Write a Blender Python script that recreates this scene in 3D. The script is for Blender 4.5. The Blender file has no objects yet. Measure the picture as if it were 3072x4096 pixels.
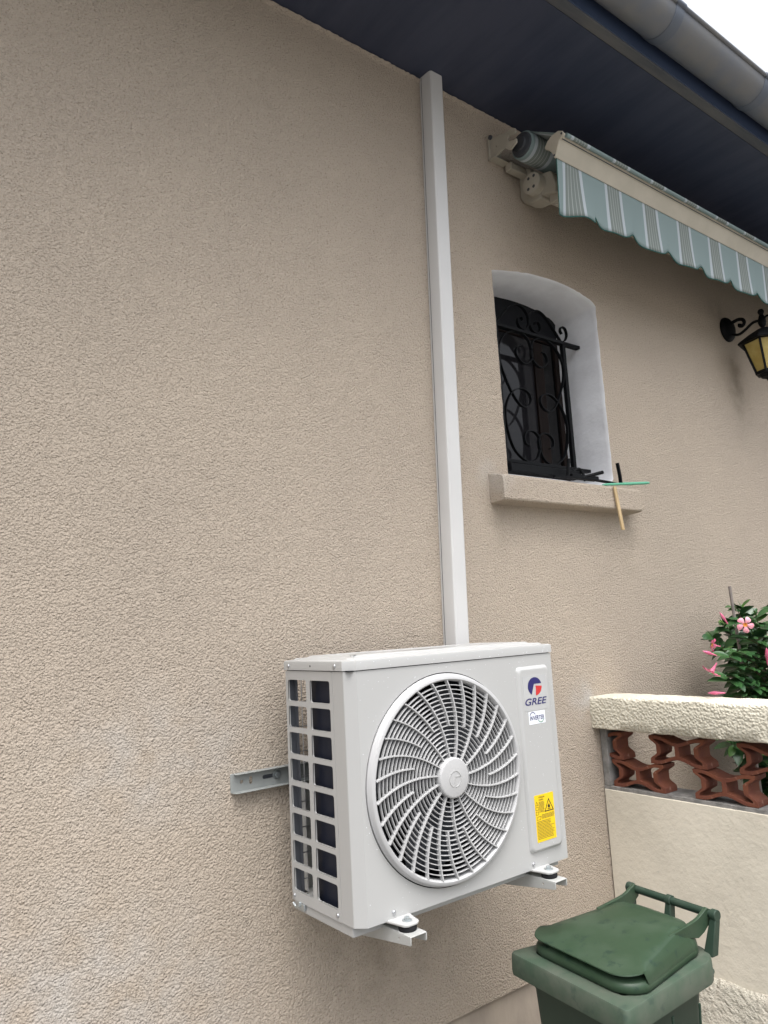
import bpy, bmesh, math, random
from mathutils import Vector, Matrix
R = math.radians
C = bpy.context.scene.collection
SC = bpy.context.scene
random.seed(7)

# ------------------------------------------------------------------ camera, sky, sun, exposure
YAW, PITCH, ROLL = 0.6578, 0.1548, -0.0544
cd = bpy.data.cameras.new("camera"); cam = bpy.data.objects.new("camera", cd); C.objects.link(cam)
fw = Vector((math.sin(YAW)*math.cos(PITCH), math.cos(YAW)*math.cos(PITCH), math.sin(PITCH)))
rt = Vector((math.cos(YAW), -math.sin(YAW), 0)); up = rt.cross(fw)
r2 = math.cos(ROLL)*rt + math.sin(ROLL)*up
u2 = -math.sin(ROLL)*rt + math.cos(ROLL)*up
M = Matrix((r2, u2, -fw)).transposed().to_4x4(); M.translation = Vector((-1.1888, -2.2103, 0.7866))
cam.matrix_world = M
cd.sensor_fit = 'HORIZONTAL'; cd.sensor_width = 36.0; cd.lens = 2970.1/3072*36
cd.clip_start = 0.05; cd.clip_end = 3000
SC.camera = cam
SUN_EL, SUN_AZ = R(71), R(212)          # azimuth clockwise from +Y
w = bpy.data.worlds.new("World"); SC.world = w; w.use_nodes = True
nt = w.node_tree; bg = nt.nodes['Background']
sky = nt.nodes.new('ShaderNodeTexSky'); sky.sky_type = 'NISHITA'; sky.sun_disc = False
sky.sun_elevation = SUN_EL; sky.sun_rotation = SUN_AZ; sky.dust_density = 4.0; sky.air_density = 1.0
hs = nt.nodes.new('ShaderNodeHueSaturation'); hs.inputs['Saturation'].default_value = 0.22
nt.links.new(sky.outputs[0], hs.inputs['Color'])
# overcast: cloud cover is about three times as bright overhead as at the horizon
tcw = nt.nodes.new('ShaderNodeTexCoord'); sxw = nt.nodes.new('ShaderNodeSeparateXYZ'); nt.links.new(tcw.outputs['Generated'], sxw.inputs[0])
mrw = nt.nodes.new('ShaderNodeMapRange'); mrw.inputs['From Min'].default_value = -.05; mrw.inputs['From Max'].default_value = 1.0
mrw.inputs['To Min'].default_value = .26; mrw.inputs['To Max'].default_value = 1.6; nt.links.new(sxw.outputs['Z'], mrw.inputs['Value'])
vmw = nt.nodes.new('ShaderNodeVectorMath'); vmw.operation = 'SCALE'; nt.links.new(hs.outputs[0], vmw.inputs[0]); nt.links.new(mrw.outputs[0], vmw.inputs['Scale'])
nt.links.new(vmw.outputs[0], bg.inputs['Color'])
bg.inputs['Strength'].default_value = 0.15
sd = bpy.data.lights.new("sun", 'SUN'); sd.energy = 0.5; sd.angle = R(60); sd.color = (1, .97, .93)
sun = bpy.data.objects.new("sun", sd); C.objects.link(sun)
sdir = Vector((math.sin(SUN_AZ)*math.cos(SUN_EL), math.cos(SUN_AZ)*math.cos(SUN_EL), math.sin(SUN_EL)))
sun.rotation_euler = (-sdir).to_track_quat('-Z', 'Y').to_euler(); sun.location = sdir*30
SC.view_settings.view_transform = 'Standard'; SC.view_settings.look = 'None'
SC.view_settings.exposure = 1.32; SC.view_settings.gamma = 1.0

# ------------------------------------------------------------------ materials
def srgb(r, g, b):
    f = lambda c: (c/12.92 if c <= .04045 else ((c+.055)/1.055)**2.4)
    return (f(r/255), f(g/255), f(b/255))
def mat(name, col, rough=.6, metal=0.0, spec=.5, col2=None, vscale=3.0, vdetail=4, vlo=.4, vhi=.6, stretch=None,
        bumps=(), col3=None, v3scale=60, v3lo=.5, v3hi=.7, coat=0.0, roughvar=0.0):
    """col/col2 mixed by a noise field, col3 specks, bumps = [(kind, scale, strength, distance)]"""
    m = bpy.data.materials.new(name); m.use_nodes = True
    t = m.node_tree; N = t.nodes; L = t.links; b = N['Principled BSDF']
    b.inputs['Base Color'].default_value = (*col, 1); b.inputs['Roughness'].default_value = rough
    b.inputs['Metallic'].default_value = metal; b.inputs['Specular IOR Level'].default_value = spec
    b.inputs['Coat Weight'].default_value = coat
    tc = N.new('ShaderNodeTexCoord'); vec = tc.outputs['Object']
    if stretch:
        mp = N.new('ShaderNodeMapping'); mp.inputs['Scale'].default_value = stretch
        L.new(vec, mp.inputs['Vector']); svec = mp.outputs[0]
    else: svec = vec
    def noise(scale, det, v):
        n = N.new('ShaderNodeTexNoise'); n.inputs['Scale'].default_value = scale; n.inputs['Detail'].default_value = det
        n.inputs['Roughness'].default_value = .6; L.new(v, n.inputs['Vector']); return n
    def ramp(src, lo, hi):
        r = N.new('ShaderNodeMapRange'); r.inputs['From Min'].default_value = lo; r.inputs['From Max'].default_value = hi
        L.new(src, r.inputs['Value']); return r.outputs[0]
    cur = None
    def mix(fac, a, acol, bcol):
        x = N.new('ShaderNodeMix'); x.data_type = 'RGBA'; L.new(fac, x.inputs['Factor'])
        if a is not None: L.new(a, x.inputs[6])
        else: x.inputs[6].default_value = (*acol, 1)
        x.inputs[7].default_value = (*bcol, 1); return x.outputs[2]
    if col2 is not None:
        n = noise(vscale, vdetail, svec); cur = mix(ramp(n.outputs[0], vlo, vhi), cur, col, col2)
        if roughvar:
            q = N.new('ShaderNodeMapRange'); q.inputs['To Min'].default_value = rough-roughvar; q.inputs['To Max'].default_value = rough+roughvar
            L.new(n.outputs[0], q.inputs['Value']); L.new(q.outputs[0], b.inputs['Roughness'])
    if col3 is not None:
        n = noise(v3scale, 3, vec); cur = mix(ramp(n.outputs[0], v3lo, v3hi), cur, col, col3)
    if cur is not None: L.new(cur, b.inputs['Base Color'])
    prev = None
    for kind, sc, st, dist in bumps:
        if kind == 'n': s = noise(sc, 3, svec).outputs[0]
        elif kind == 'w':
            s_ = N.new('ShaderNodeTexWave'); s_.inputs['Scale'].default_value = sc; s_.inputs['Distortion'].default_value = .3
            L.new(svec, s_.inputs['Vector']); s = s_.outputs[1]
        else:
            s_ = N.new('ShaderNodeTexVoronoi'); s_.feature = 'SMOOTH_F1'; s_.inputs['Scale'].default_value = sc
            L.new(svec, s_.inputs['Vector']); s = s_.outputs['Distance']
        bp = N.new('ShaderNodeBump'); bp.inputs['Strength'].default_value = st; bp.inputs['Distance'].default_value = dist
        if kind == 'v': bp.invert = True
        L.new(s, bp.inputs['Height'])
        if prev: L.new(prev, bp.inputs['Normal'])
        prev = bp.outputs[0]
    if prev: L.new(prev, b.inputs['Normal'])
    return m
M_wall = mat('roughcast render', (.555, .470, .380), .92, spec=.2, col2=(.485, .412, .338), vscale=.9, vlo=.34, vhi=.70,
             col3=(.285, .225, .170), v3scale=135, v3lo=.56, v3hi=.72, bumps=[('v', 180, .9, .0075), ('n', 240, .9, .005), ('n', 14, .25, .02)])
def stain(m, spots):
    """rain and soot stains and uneven tones on the render: soft-edged patches broken up by noise"""
    t = m.node_tree; N = t.nodes; L = t.links; b = N['Principled BSDF']; src = b.inputs['Base Color'].links[0].from_socket
    tc = N.new('ShaderNodeTexCoord'); nz = N.new('ShaderNodeTexNoise'); nz.inputs['Scale'].default_value = 9; nz.inputs['Detail'].default_value = 5
    L.new(tc.outputs['Object'], nz.inputs['Vector'])
    for (x, z, sx_, sz_, amt, col) in spots:
        mp = N.new('ShaderNodeMapping'); mp.inputs['Location'].default_value = (-x/sx_, 0, -z/sz_); mp.inputs['Scale'].default_value = (1/sx_, 0, 1/sz_)
        L.new(tc.outputs['Object'], mp.inputs['Vector'])
        ln = N.new('ShaderNodeVectorMath'); ln.operation = 'LENGTH'; L.new(mp.outputs[0], ln.inputs[0])
        r = N.new('ShaderNodeMapRange'); r.interpolation_type = 'SMOOTHSTEP'; r.inputs['From Min'].default_value = 1.0; r.inputs['From Max'].default_value = .1; L.new(ln.outputs['Value'], r.inputs['Value'])
        q = N.new('ShaderNodeMapRange'); q.inputs['From Min'].default_value = .35; q.inputs['From Max'].default_value = .65; q.inputs['To Max'].default_value = amt; L.new(nz.outputs[0], q.inputs['Value'])
        mu = N.new('ShaderNodeMath'); mu.operation = 'MULTIPLY'; L.new(r.outputs[0], mu.inputs[0]); L.new(q.outputs[0], mu.inputs[1])
        x_ = N.new('ShaderNodeMix'); x_.data_type = 'RGBA'; L.new(mu.outputs[0], x_.inputs['Factor']); L.new(src, x_.inputs[6]); x_.inputs[7].default_value = (*col, 1); src = x_.outputs[2]
    L.new(src, b.inputs['Base Color'])
umber = (.16, .13, .09); pale = (.60, .585, .56)
stain(M_wall, [(3.42, 2.17, .17, .34, .45, umber), (3.30, 2.62, .22, .20, .3, umber), (1.13, 1.22, .12, .30, .2, umber), (2.05, 1.16, .14, .30, .15, umber),
               (1.10, 1.40, .10, .12, .5, pale), (-.75, -.35, .85, .65, .75, pale), (-.35, .45, .5, .3, .35, pale), (1.62, .42, .16, .14, .6, pale), (.45, -.30, .35, .25, .35, umber)])  # last entry: darker patch on the wall below the air conditioner
M_plinth = mat('smooth plinth render', (.45, .385, .32), .9, spec=.2, col2=(.36, .31, .26), vscale=5, bumps=[('n', 40, .5, .008)], stretch=(1, 1, .35))
M_reveal = mat('reveal plaster', (.84, .845, .865), .85, spec=.25, col2=(.77, .77, .79), vscale=6, bumps=[('n', 30, .35, .008)])
M_soffit = mat('dark eaves boards', (.034, .042, .072), .5, spec=.4, col2=(.047, .055, .088), vscale=2.5, stretch=(3, .5, 1), bumps=[('n', 9, .2, .004)])
M_fascia = mat('fascia board', (.045, .070, .135), .5, spec=.4, col2=(.055, .080, .145), vscale=3, stretch=(.3, 2, 2))
M_fasciab = mat('light-painted board edge', (.11, .11, .11), .7, col2=(.07, .075, .085), vscale=7, stretch=(.3, 2, 2))  # paler colour paints in the light reflected on the board's underside
M_zinc = mat('zinc gutter', (.155, .17, .20), .55, metal=.2, spec=.4, col2=(.195, .197, .20), vscale=4, roughvar=.1)
M_zincseam = mat('zinc seam', (.13, .15, .185), .5, metal=.3)
M_tile = mat('roof tile', (.25, .11, .07), .8, col2=(.18, .08, .05), bumps=[('w', 10, .6, .03)])
M_ac = mat('ivory powder coat', (.445, .446, .438), .36, spec=.5, bumps=[('n', 900, .04, .0005)])
M_acp = mat('ivory plastic', (.47, .47, .47), .42, spec=.5)
M_duct = mat('white duct plastic', (.625, .62, .61), .4, spec=.5, col2=(.595, .59, .58), vscale=2)
M_black = mat('dark cavity', (.008, .009, .012), .7, spec=.2)
M_coil = mat('coil fins', (.010, .014, .030), .5, spec=.4, metal=.2, bumps=[('n', 400, .5, .001)])
M_dgrey = mat('dark grey plastic', (.05, .055, .065), .5)
M_gpost = mat('grey inner sheet', (.075, .08, .092), .5)
M_screw = mat('zinc screw', (.55, .56, .58), .28, metal=.9)
M_brk = mat('bracket powder coat', (.45, .455, .44), .4, col2=(.41, .415, .40), vscale=8)
M_rail = mat('grey rail coat', (.33, .345, .335), .42, col2=(.29, .305, .295), vscale=8)
M_galv = mat('galvanised bolt', (.50, .54, .55), .35, metal=.8)
M_rub = mat('black rubber', (.012, .012, .014), .75, spec=.3)
M_white = mat('white sticker', (.80, .83, .88), .45)
M_clear = mat('clear sticker', (.46, .465, .465), .16, spec=.6)
M_navy = mat('navy ink', (.018, .016, .12), .4)
M_red = mat('red ink', (.55, .03, .03), .4)
M_green = mat('green ink', (.05, .22, .09), .4)
M_yel = mat('yellow sticker', (.85, .58, .01), .45)
M_ink = mat('black ink', (.02, .018, .012), .6)
M_grytext = mat('grey ink', (.22, .16, .03), .6)
M_water = mat('water bead', (.85, .87, .9), .05, spec=.9, coat=.5)
M_iron = mat('black wrought iron', (.0035, .004, .005), .55, spec=.16, bumps=[('n', 60, .15, .003)])
M_wood = mat('brown window wood', (.012, .006, .004), .55, spec=.2, col2=(.008, .004, .003), vscale=10, stretch=(3, 3, .3))
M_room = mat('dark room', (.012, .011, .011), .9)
M_stick = mat('bare wood stick', (.62, .47, .27), .7, col2=(.5, .36, .19), vscale=14, stretch=(4, 4, .4), col3=(.30, .22, .15), v3scale=20, v3lo=.62, v3hi=.72)
M_mint = mat('mint green plastic', (.13, .46, .30), .35, spec=.5)
M_cream = mat('cream awning coat', (.50, .455, .37), .45, spec=.4, col2=(.45, .41, .33), vscale=5)
M_creamd = mat('awning arm coat', (.42, .385, .32), .5, col2=(.37, .34, .28), vscale=7)
M_hem = mat('green hem', (.02, .10, .085), .8)
M_cop = mat('cream coping render', (.72, .68, .565), .85, spec=.25, col2=(.65, .61, .50), vscale=3,
            bumps=[('v', 105, 1.0, .008), ('n', 150, .5, .005)])
M_base = mat('cream smooth render', (.76, .705, .59), .85, spec=.25, col2=(.68, .63, .525), vscale=2.2,
             col3=(.66, .62, .53), v3scale=70, v3lo=.62, v3hi=.75, bumps=[('n', 55, .4, .005), ('n', 8, .2, .018)])
M_base2 = mat('rough cream plinth', (.56, .52, .44), .9, spec=.2, col2=(.48, .45, .38), vscale=4, bumps=[('n', 45, 1.0, .02)])
M_mortar = mat('grey mortar', (.20, .195, .185), .92, spec=.2, col2=(.29, .28, .265), vscale=25, bumps=[('n', 80, .6, .006)])
M_terra = mat('terracotta', (.19, .066, .036), .75, spec=.3, col2=(.16, .055, .035), vscale=14, col3=(.36, .20, .15), v3scale=45, v3lo=.63, v3hi=.8, bumps=[('n', 90, .3, .003)])
M_ground = mat('concrete paving', (.15, .143, .132), .9, col2=(.11, .105, .098), vscale=1.5, bumps=[('n', 60, .3, .005)])
M_binl = mat('bin lid green', (.027, .054, .029), .42, spec=.34, col2=(.040, .068, .042), vscale=7, col3=(.018, .040, .026), v3scale=26, v3lo=.58, v3hi=.68, roughvar=.12, bumps=[('n', 200, .08, .001)])
M_binb = mat('bin body green', (.022, .044, .030), .5, spec=.35, col2=(.032, .054, .038), vscale=7, stretch=(1, 1, .3), roughvar=.1)
M_binr = mat('dusty bin rim', (.050, .080, .054), .6, spec=.35, col2=(.088, .104, .080), vscale=9, vlo=.36, vhi=.66, col3=(.038, .062, .046), v3scale=22, v3lo=.56, v3hi=.74)
M_leaf = mat('leaf', (.040, .108, .030), .30, spec=.55, col2=(.026, .074, .026), vscale=14, vlo=.40, vhi=.60)
M_leaf2 = mat('young leaf', (.075, .17, .03), .36, spec=.5, col2=(.05, .12, .03), vscale=16)
M_stem = mat('plant stem', (.09, .12, .04), .6, col2=(.10, .07, .04), vscale=20)
M_pink = mat('pink petal', (.72, .27, .36), .55, col2=(.80, .38, .45), vscale=30)
M_pinkd = mat('deep pink petal', (.55, .10, .20), .55, col2=(.62, .16, .27), vscale=30)
M_orange = mat('flower throat', (.70, .30, .06), .6)
M_pot = mat('clay pot', (.30, .13, .08), .8)
M_cane = mat('grey cane', (.22, .19, .175), .8, col2=(.17, .15, .14), vscale=30)
M_amber = mat('amber lantern glass', (.42, .31, .085), .18, spec=.6, col2=(.50, .39, .13), vscale=9)
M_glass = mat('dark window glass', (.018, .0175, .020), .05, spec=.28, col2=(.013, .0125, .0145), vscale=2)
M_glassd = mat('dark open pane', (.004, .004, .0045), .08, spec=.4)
def stripe_mat(name, dark=1.0):
    """woven awning cloth: teal ground, white / grey / pale striped bands every 0.303 m along x (part of the weave)"""
    m = bpy.data.materials.new(name); m.use_nodes = True
    t = m.node_tree; N = t.nodes; L = t.links; b = N['Principled BSDF']; b.inputs['Roughness'].default_value = .85
    b.inputs['Specular IOR Level'].default_value = .2
    tc = N.new('ShaderNodeTexCoord'); sx = N.new('ShaderNodeSeparateXYZ'); L.new(tc.outputs['Object'], sx.inputs[0])
    a = N.new('ShaderNodeMath'); a.operation = 'SUBTRACT'; a.inputs[1].default_value = 1.350-.303*5; L.new(sx.outputs[0], a.inputs[0])
    d = N.new('ShaderNodeMath'); d.operation = 'DIVIDE'; d.inputs[1].default_value = .303; L.new(a.outputs[0], d.inputs[0])
    f = N.new('ShaderNodeMath'); f.operation = 'FRACT'; L.new(d.outputs[0], f.inputs[0])
    cr = N.new('ShaderNodeValToRGB'); cr.color_ramp.interpolation = 'CONSTANT'; L.new(f.outputs[0], cr.inputs[0])
    teal = (.235, .300, .300); white = (.44, .485, .515); grey = (.195, .225, .212); pale = (.345, .368, .350)
    el = cr.color_ramp.elements
    stops = [(0, teal), (.02, white), (.085, grey)]
    x = .085
    for k in range(4):
        x0 = .085+.0615*(k+1); stops += [(x0-.007, pale), (x0+.007, grey)]
    stops += [(.393, white), (.46, teal)]
    el[0].position, el[0].color = 0, (*stops[0][1], 1)
    el[1].position, el[1].color = stops[1][0], (*stops[1][1], 1)
    for p, c in stops[2:]:
        e = el.new(p); e.color = (*c, 1)
    L.new(cr.outputs[0], b.inputs['Base Color'])
    n = N.new('ShaderNodeTexNoise'); n.inputs['Scale'].default_value = 500; L.new(tc.outputs['Object'], n.inputs['Vector'])
    bp = N.new('ShaderNodeBump'); bp.inputs['Strength'].default_value = .15; bp.inputs['Distance'].default_value = .001
    L.new(n.outputs[0], bp.inputs['Height']); L.new(bp.outputs[0], b.inputs['Normal'])
    return m
M_cloth = stripe_mat('striped awning cloth')

# ------------------------------------------------------------------ mesh helpers
class MB:
    def __init__(s): s.v = []; s.f = []
    def add(s, vs, fs):
        o = len(s.v); s.v += [tuple(v) for v in vs]; s.f += [tuple(i+o for i in f) for f in fs]; return s
    def box(s, x0, x1, y0, y1, z0, z1):
        return s.add([(x0,y0,z0),(x1,y0,z0),(x1,y1,z0),(x0,y1,z0),(x0,y0,z1),(x1,y0,z1),(x1,y1,z1),(x0,y1,z1)],
                     [(3,2,1,0),(4,5,6,7),(0,1,5,4),(1,2,6,5),(2,3,7,6),(3,0,4,7)])
    def loft(s, rings, closed=True, caps=True):
        n = len(rings[0]); vs = [p for r in rings for p in r]; fs = []
        for i in range(len(rings)-1):
            for j in range(n if closed else n-1):
                k = (j+1) % n; fs.append((i*n+j, i*n+k, (i+1)*n+k, (i+1)*n+j))
        if caps and closed:
            fs.append(tuple(range(n-1, -1, -1))); fs.append(tuple((len(rings)-1)*n+j for j in range(n)))
        return s.add(vs, fs)
    def tube(s, pts, rad, n=10, caps=True):
        pts = [Vector(p) for p in pts]; rings = []
        rs = rad if isinstance(rad, (list, tuple)) else [rad]*len(pts)
        nrm = None
        for i, p in enumerate(pts):
            t = (pts[min(i+1, len(pts)-1)]-pts[max(i-1, 0)]).normalized()
            if nrm is None:
                a = Vector((0,0,1)) if abs(t.z) < .9 else Vector((1,0,0)); nrm = t.cross(a).normalized()
            nrm = (nrm-t*nrm.dot(t)).normalized(); bn = t.cross(nrm)
            rings.append([p+(nrm*math.cos(2*math.pi*k/n)+bn*math.sin(2*math.pi*k/n))*rs[i] for k in range(n)])
        return s.loft(rings, True, caps)
    def band(s, pts, wid, thk, axis):
        """flat bar swept along pts: wid along the fixed axis, thk across it"""
        pts = [Vector(p) for p in pts]; ax = Vector(axis).normalized(); rings = []
        for i, p in enumerate(pts):
            t = (pts[min(i+1, len(pts)-1)]-pts[max(i-1, 0)]).normalized(); nn = t.cross(ax).normalized()
            rings.append([p+ax*wid/2+nn*thk/2, p+ax*wid/2-nn*thk/2, p-ax*wid/2-nn*thk/2, p-ax*wid/2+nn*thk/2])
        return s.loft(rings)
    def lathe(s, prof, origin, axis='z', n=40, a0=0, a1=2*math.pi):
        """prof = [(r, h)] around an axis through origin"""
        full = abs(a1-a0-2*math.pi) < 1e-6; m = n if full else n+1; vs = []
        for r, h in prof:
            for k in range(m):
                a = a0+(a1-a0)*k/n; c, d = r*math.cos(a), r*math.sin(a)
                q = {'z': (c, d, h), 'y': (c, h, d), 'x': (h, c, d)}[axis]
                vs.append((q[0]+origin[0], q[1]+origin[1], q[2]+origin[2]))
        fs = []
        for i in range(len(prof)-1):
            for k in range(n if full else n):
                k2 = (k+1) % m; fs.append((i*m+k, i*m+k2, (i+1)*m+k2, (i+1)*m+k))
        return s.add(vs, fs)
    def prism(s, poly, holes, plane, d0, d1):
        """polygon (with holes) in a plane ('xz','yz','xy'), from depth d0 to d1 along the third axis"""
        bm = bmesh.new(); ed = []
        def mk(p, d): return {'xz': (p[0], d, p[1]), 'yz': (d, p[0], p[1]), 'xy': (p[0], p[1], d)}[plane]
        loops = [poly]+list(holes); idx = []
        for lp in loops:
            vv = [bm.verts.new(mk(p, d0)) for p in lp]; idx.append(vv)
            for i in range(len(vv)): ed.append(bm.edges.new((vv[i], vv[(i+1) % len(vv)])))
        bmesh.ops.triangle_fill(bm, use_beauty=True, use_dissolve=False, edges=ed)
        bm.verts.index_update(); n = len(bm.verts)
        top = [tuple(v.co) for v in bm.verts]
        ax = {'xz': 1, 'yz': 0, 'xy': 2}[plane]
        bot = [tuple(d1 if i == ax else c for i, c in enumerate(p)) for p in top]
        fs = [tuple(v.index for v in f.verts) for f in bm.faces]
        fs2 = [tuple(i+n for i in reversed(f)) for f in fs]; sd_ = []
        for vv in idx:
            for i in range(len(vv)):
                a, b = vv[i].index, vv[(i+1) % len(vv)].index; sd_.append((a, b, b+n, a+n))
        bm.free(); return s.add(top+bot, fs+fs2+sd_)
    def build(s, name, material, parent=None, bevel=0, seg=2, smooth=True, ang=35, sub=0):
        me = bpy.data.meshes.new(name); me.from_pydata(s.v, [], s.f)
        bm = bmesh.new(); bm.from_mesh(me); bmesh.ops.recalc_face_normals(bm, faces=bm.faces); bm.to_mesh(me); bm.free()
        for m in (material if isinstance(material, list) else [material]): me.materials.append(m)
        if smooth:
            me.polygons.foreach_set('use_smooth', [True]*len(me.polygons)); me.set_sharp_from_angle(angle=R(ang))
        me.update(); o = bpy.data.objects.new(name, me); C.objects.link(o)
        if parent is not None: o.parent = parent
        if bevel:
            b = o.modifiers.new('bevel', 'BEVEL'); b.width = bevel; b.segments = seg; b.limit_method = 'ANGLE'; b.angle_limit = R(40)
        if sub:
            q = o.modifiers.new('sub', 'SUBSURF'); q.levels = sub; q.render_levels = sub
        return o
def thing(name, label, cat, group=None, loc=(0,0,0)):
    o = bpy.data.objects.new(name, None); o.empty_display_size = .05; C.objects.link(o); o.location = loc
    o['label'] = label; o['category'] = cat
    if group: o['group'] = group
    return o
def tag(o, label, cat, group=None):
    o['label'] = label; o['category'] = cat
    if group: o['group'] = group
    return o
def circ(cx, cz, r, n=96, a0=0): return [(cx+r*math.cos(a0+2*math.pi*k/n), cz+r*math.sin(a0+2*math.pi*k/n)) for k in range(n)]
def rrect(x0, x1, z0, z1, r, n=5):
    pts = []
    for cx, cz, a in ((x1-r, z1-r, 0), (x0+r, z1-r, 90), (x0+r, z0+r, 180), (x1-r, z0+r, 270)):
        for k in range(n+1):
            t = R(a+90*k/n); pts.append((cx+r*math.cos(t), cz+r*math.sin(t)))
    return pts
def smoothpts(p, n=6):
    """Catmull-Rom through the points"""
    P = [Vector(q) for q in p]; out = []
    for i in range(len(P)-1):
        a, b, c, d = P[max(i-1, 0)], P[i], P[i+1], P[min(i+2, len(P)-1)]
        for k in range(n):
            t = k/n; out.append(.5*((2*b)+(c-a)*t+(2*a-5*b+4*c-d)*t*t+(3*b-a-3*c+d)*t**3))
    out.append(P[-1]); return out
def text(name, body, x, y, z, wid, hei, material, parent, shear=0.0, bold=0.0, face='-y'):
    cu = bpy.data.curves.new(name, 'FONT'); cu.body = body; cu.size = 1; cu.shear = shear; cu.offset = bold; cu.extrude = 0
    o = bpy.data.objects.new(name, cu); C.objects.link(o); cu.materials.append(material)
    bpy.context.view_layer.update(); bb = o.bound_box
    x0 = min(b[0] for b in bb); x1 = max(b[0] for b in bb); y0 = min(b[1] for b in bb); y1 = max(b[1] for b in bb)
    sx, sy = wid/(x1-x0), hei/(y1-y0); o.scale = (sx, sy, 1); o.rotation_euler = (R(90), 0, 0)
    me = bpy.data.meshes.new_from_object(o.evaluated_get(bpy.context.evaluated_depsgraph_get())); bpy.data.objects.remove(o)
    o = bpy.data.objects.new(name, me); C.objects.link(o); o.scale = (sx, sy, 1); o.rotation_euler = (R(90), 0, 0)
    o.location = (x-x0*sx, y, z-y0*sy); o.parent = parent; return o
GZ = -1.15   # ground level

# ------------------------------------------------------------------ ground
g = MB(); g.add([(-400,-400,GZ),(400,-400,GZ),(400,400,GZ),(-400,400,GZ)], [(0,1,2,3)])
o = g.build('ground', M_ground, smooth=False); o['kind'] = 'structure'

# ------------------------------------------------------------------ house
EAVE = 3.212
house = thing('house', 'beige roughcast house wall with dark eaves, zinc gutter and one small arched window', 'house'); house['kind'] = 'thing'
WX0, WX1, WZ0 = 1.222, 1.992, 1.428
arch = [(1.222,2.392),(1.30,2.410),(1.40,2.430),(1.50,2.444),(1.61,2.452),(1.72,2.452),(1.80,2.446),(1.87,2.437),(1.93,2.424),(1.965,2.412),(1.992,2.392)]
arch = [(p.x, p.y) for p in smoothpts([(a, b, 0) for a, b in arch], 3)]
random.seed(3)
opening = [(WX0, WZ0)]+[(WX0+random.uniform(-.0015, .003), WZ0+(2.392-WZ0)*k/24) for k in range(1, 24)]
opening += [(x+random.uniform(-.001, .001), z+random.uniform(-.002, .002)) for x, z in arch]
opening += [(WX1+random.uniform(-.004, .003), 2.392+(WZ0-2.392)*k/24) for k in range(1, 24)]+[(WX1-.03, WZ0)]
wm = MB(); bmw = MB()
bmw.prism([(-7,-.612),(9,-.612),(9,3.5),(-7,3.5)], [opening], 'xz', 0.0, .30)
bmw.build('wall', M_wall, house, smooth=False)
# plaster lining of the opening, 3 mm inside the hole
lin = MB(); cx, cz = 1.607, 1.95
ins = lambda p, e: (p[0]+(cx-p[0])*e, p[1]+(cz-p[1])*e*.8)
fr = []
for y, e in ((-.001, .0), (.006, .008), (.02, .011), (.28, .011)):
    fr.append([(ins(p, e)[0], y, ins(p, e)[1]) for p in opening])
lin.loft(fr, True, False); lin.build('window_reveal', M_reveal, house, ang=60)
pl = MB(); pl.box(-7, 9, .018, .30, GZ-.2, -.605); pl.build('plinth', M_plinth, house, smooth=False)
# eaves
so = MB(); so.box(-7, 9, -.605, -.0005, EAVE, EAVE+.02)
so.build('soffit', M_soffit, house, smooth=False)
fb = MB(); fb.box(-7, 9, -.653, -.606, EAVE-.002, EAVE+.05); fb.build('fascia_edge', M_fasciab, house, smooth=False, bevel=.004)
fa = MB(); fa.box(-7, 9, -.657, -.607, EAVE+.006, 3.40); fa.build('fascia', M_fascia, house, smooth=False)
rf = MB(); rf.add([(-7,-.72,3.44),(9,-.72,3.44),(9,5,5.7),(-7,5,5.7),(-7,-.72,3.40),(9,-.72,3.40),(9,5,5.66),(-7,5,5.66)],
                  [(0,1,2,3),(7,6,5,4),(0,4,5,1),(1,5,6,2),(2,6,7,3),(3,7,4,0)]); rf.build('roof', M_tile, house, smooth=False)  # unseen roof slab, added to block light from above
GY, GZC, GR = -.752, 3.322, .088
prof = [(GY+GR*math.cos(R(a)), GZC+GR*math.sin(R(a))) for a in range(0, -181, -12)]
gu = MB(); gr_ = []
for x in (-7, 9): gr_.append([(x, a, b) for a, b in prof]+[(x, GY+(GR-.003)*math.cos(R(a)), GZC+(GR-.003)*math.sin(R(a))) for a in range(-180, 1, 12)])
gu.loft(gr_); gu.tube([(-7, GY-GR-.003, GZC+.004), (9, GY-GR-.003, GZC+.004)], .010, 12)
gut = gu.build('gutter', M_zinc, house)
for sx in (.83, 1.60, 2.37, 3.14, 3.9):
    sm = MB(); rr = []
    for x, dr in ((sx-.03, .0005), (sx-.028, .004), (sx+.028, .004), (sx+.03, .0005)):
        rr.append([(x, GY+(GR+dr)*math.cos(R(a)), GZC+(GR+dr)*math.sin(R(a))) for a in range(0, -181, -12)])
    sm.loft(rr, False, False); sm.tube([(sx-.03, GY-GR-.003, GZC+.004), (sx+.03, GY-GR-.003, GZC+.004)], .014, 12); sm.build('gutter_joint', M_zincseam, gut)
# ragged line of render against the soffit
rg = MB(); random.seed(11); rings = []
x = -2.0
while x < 5.0:
    h = random.uniform(.003, .010); d = random.uniform(.002, .008)
    rings.append([(x, .001, EAVE-.020-h), (x, -d, EAVE-.016), (x, -d-.002, EAVE-.006), (x, .001, EAVE-.0005)]); x += .013
rg.loft(rings); rg.build('eaves_bead', M_wall, house)
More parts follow.
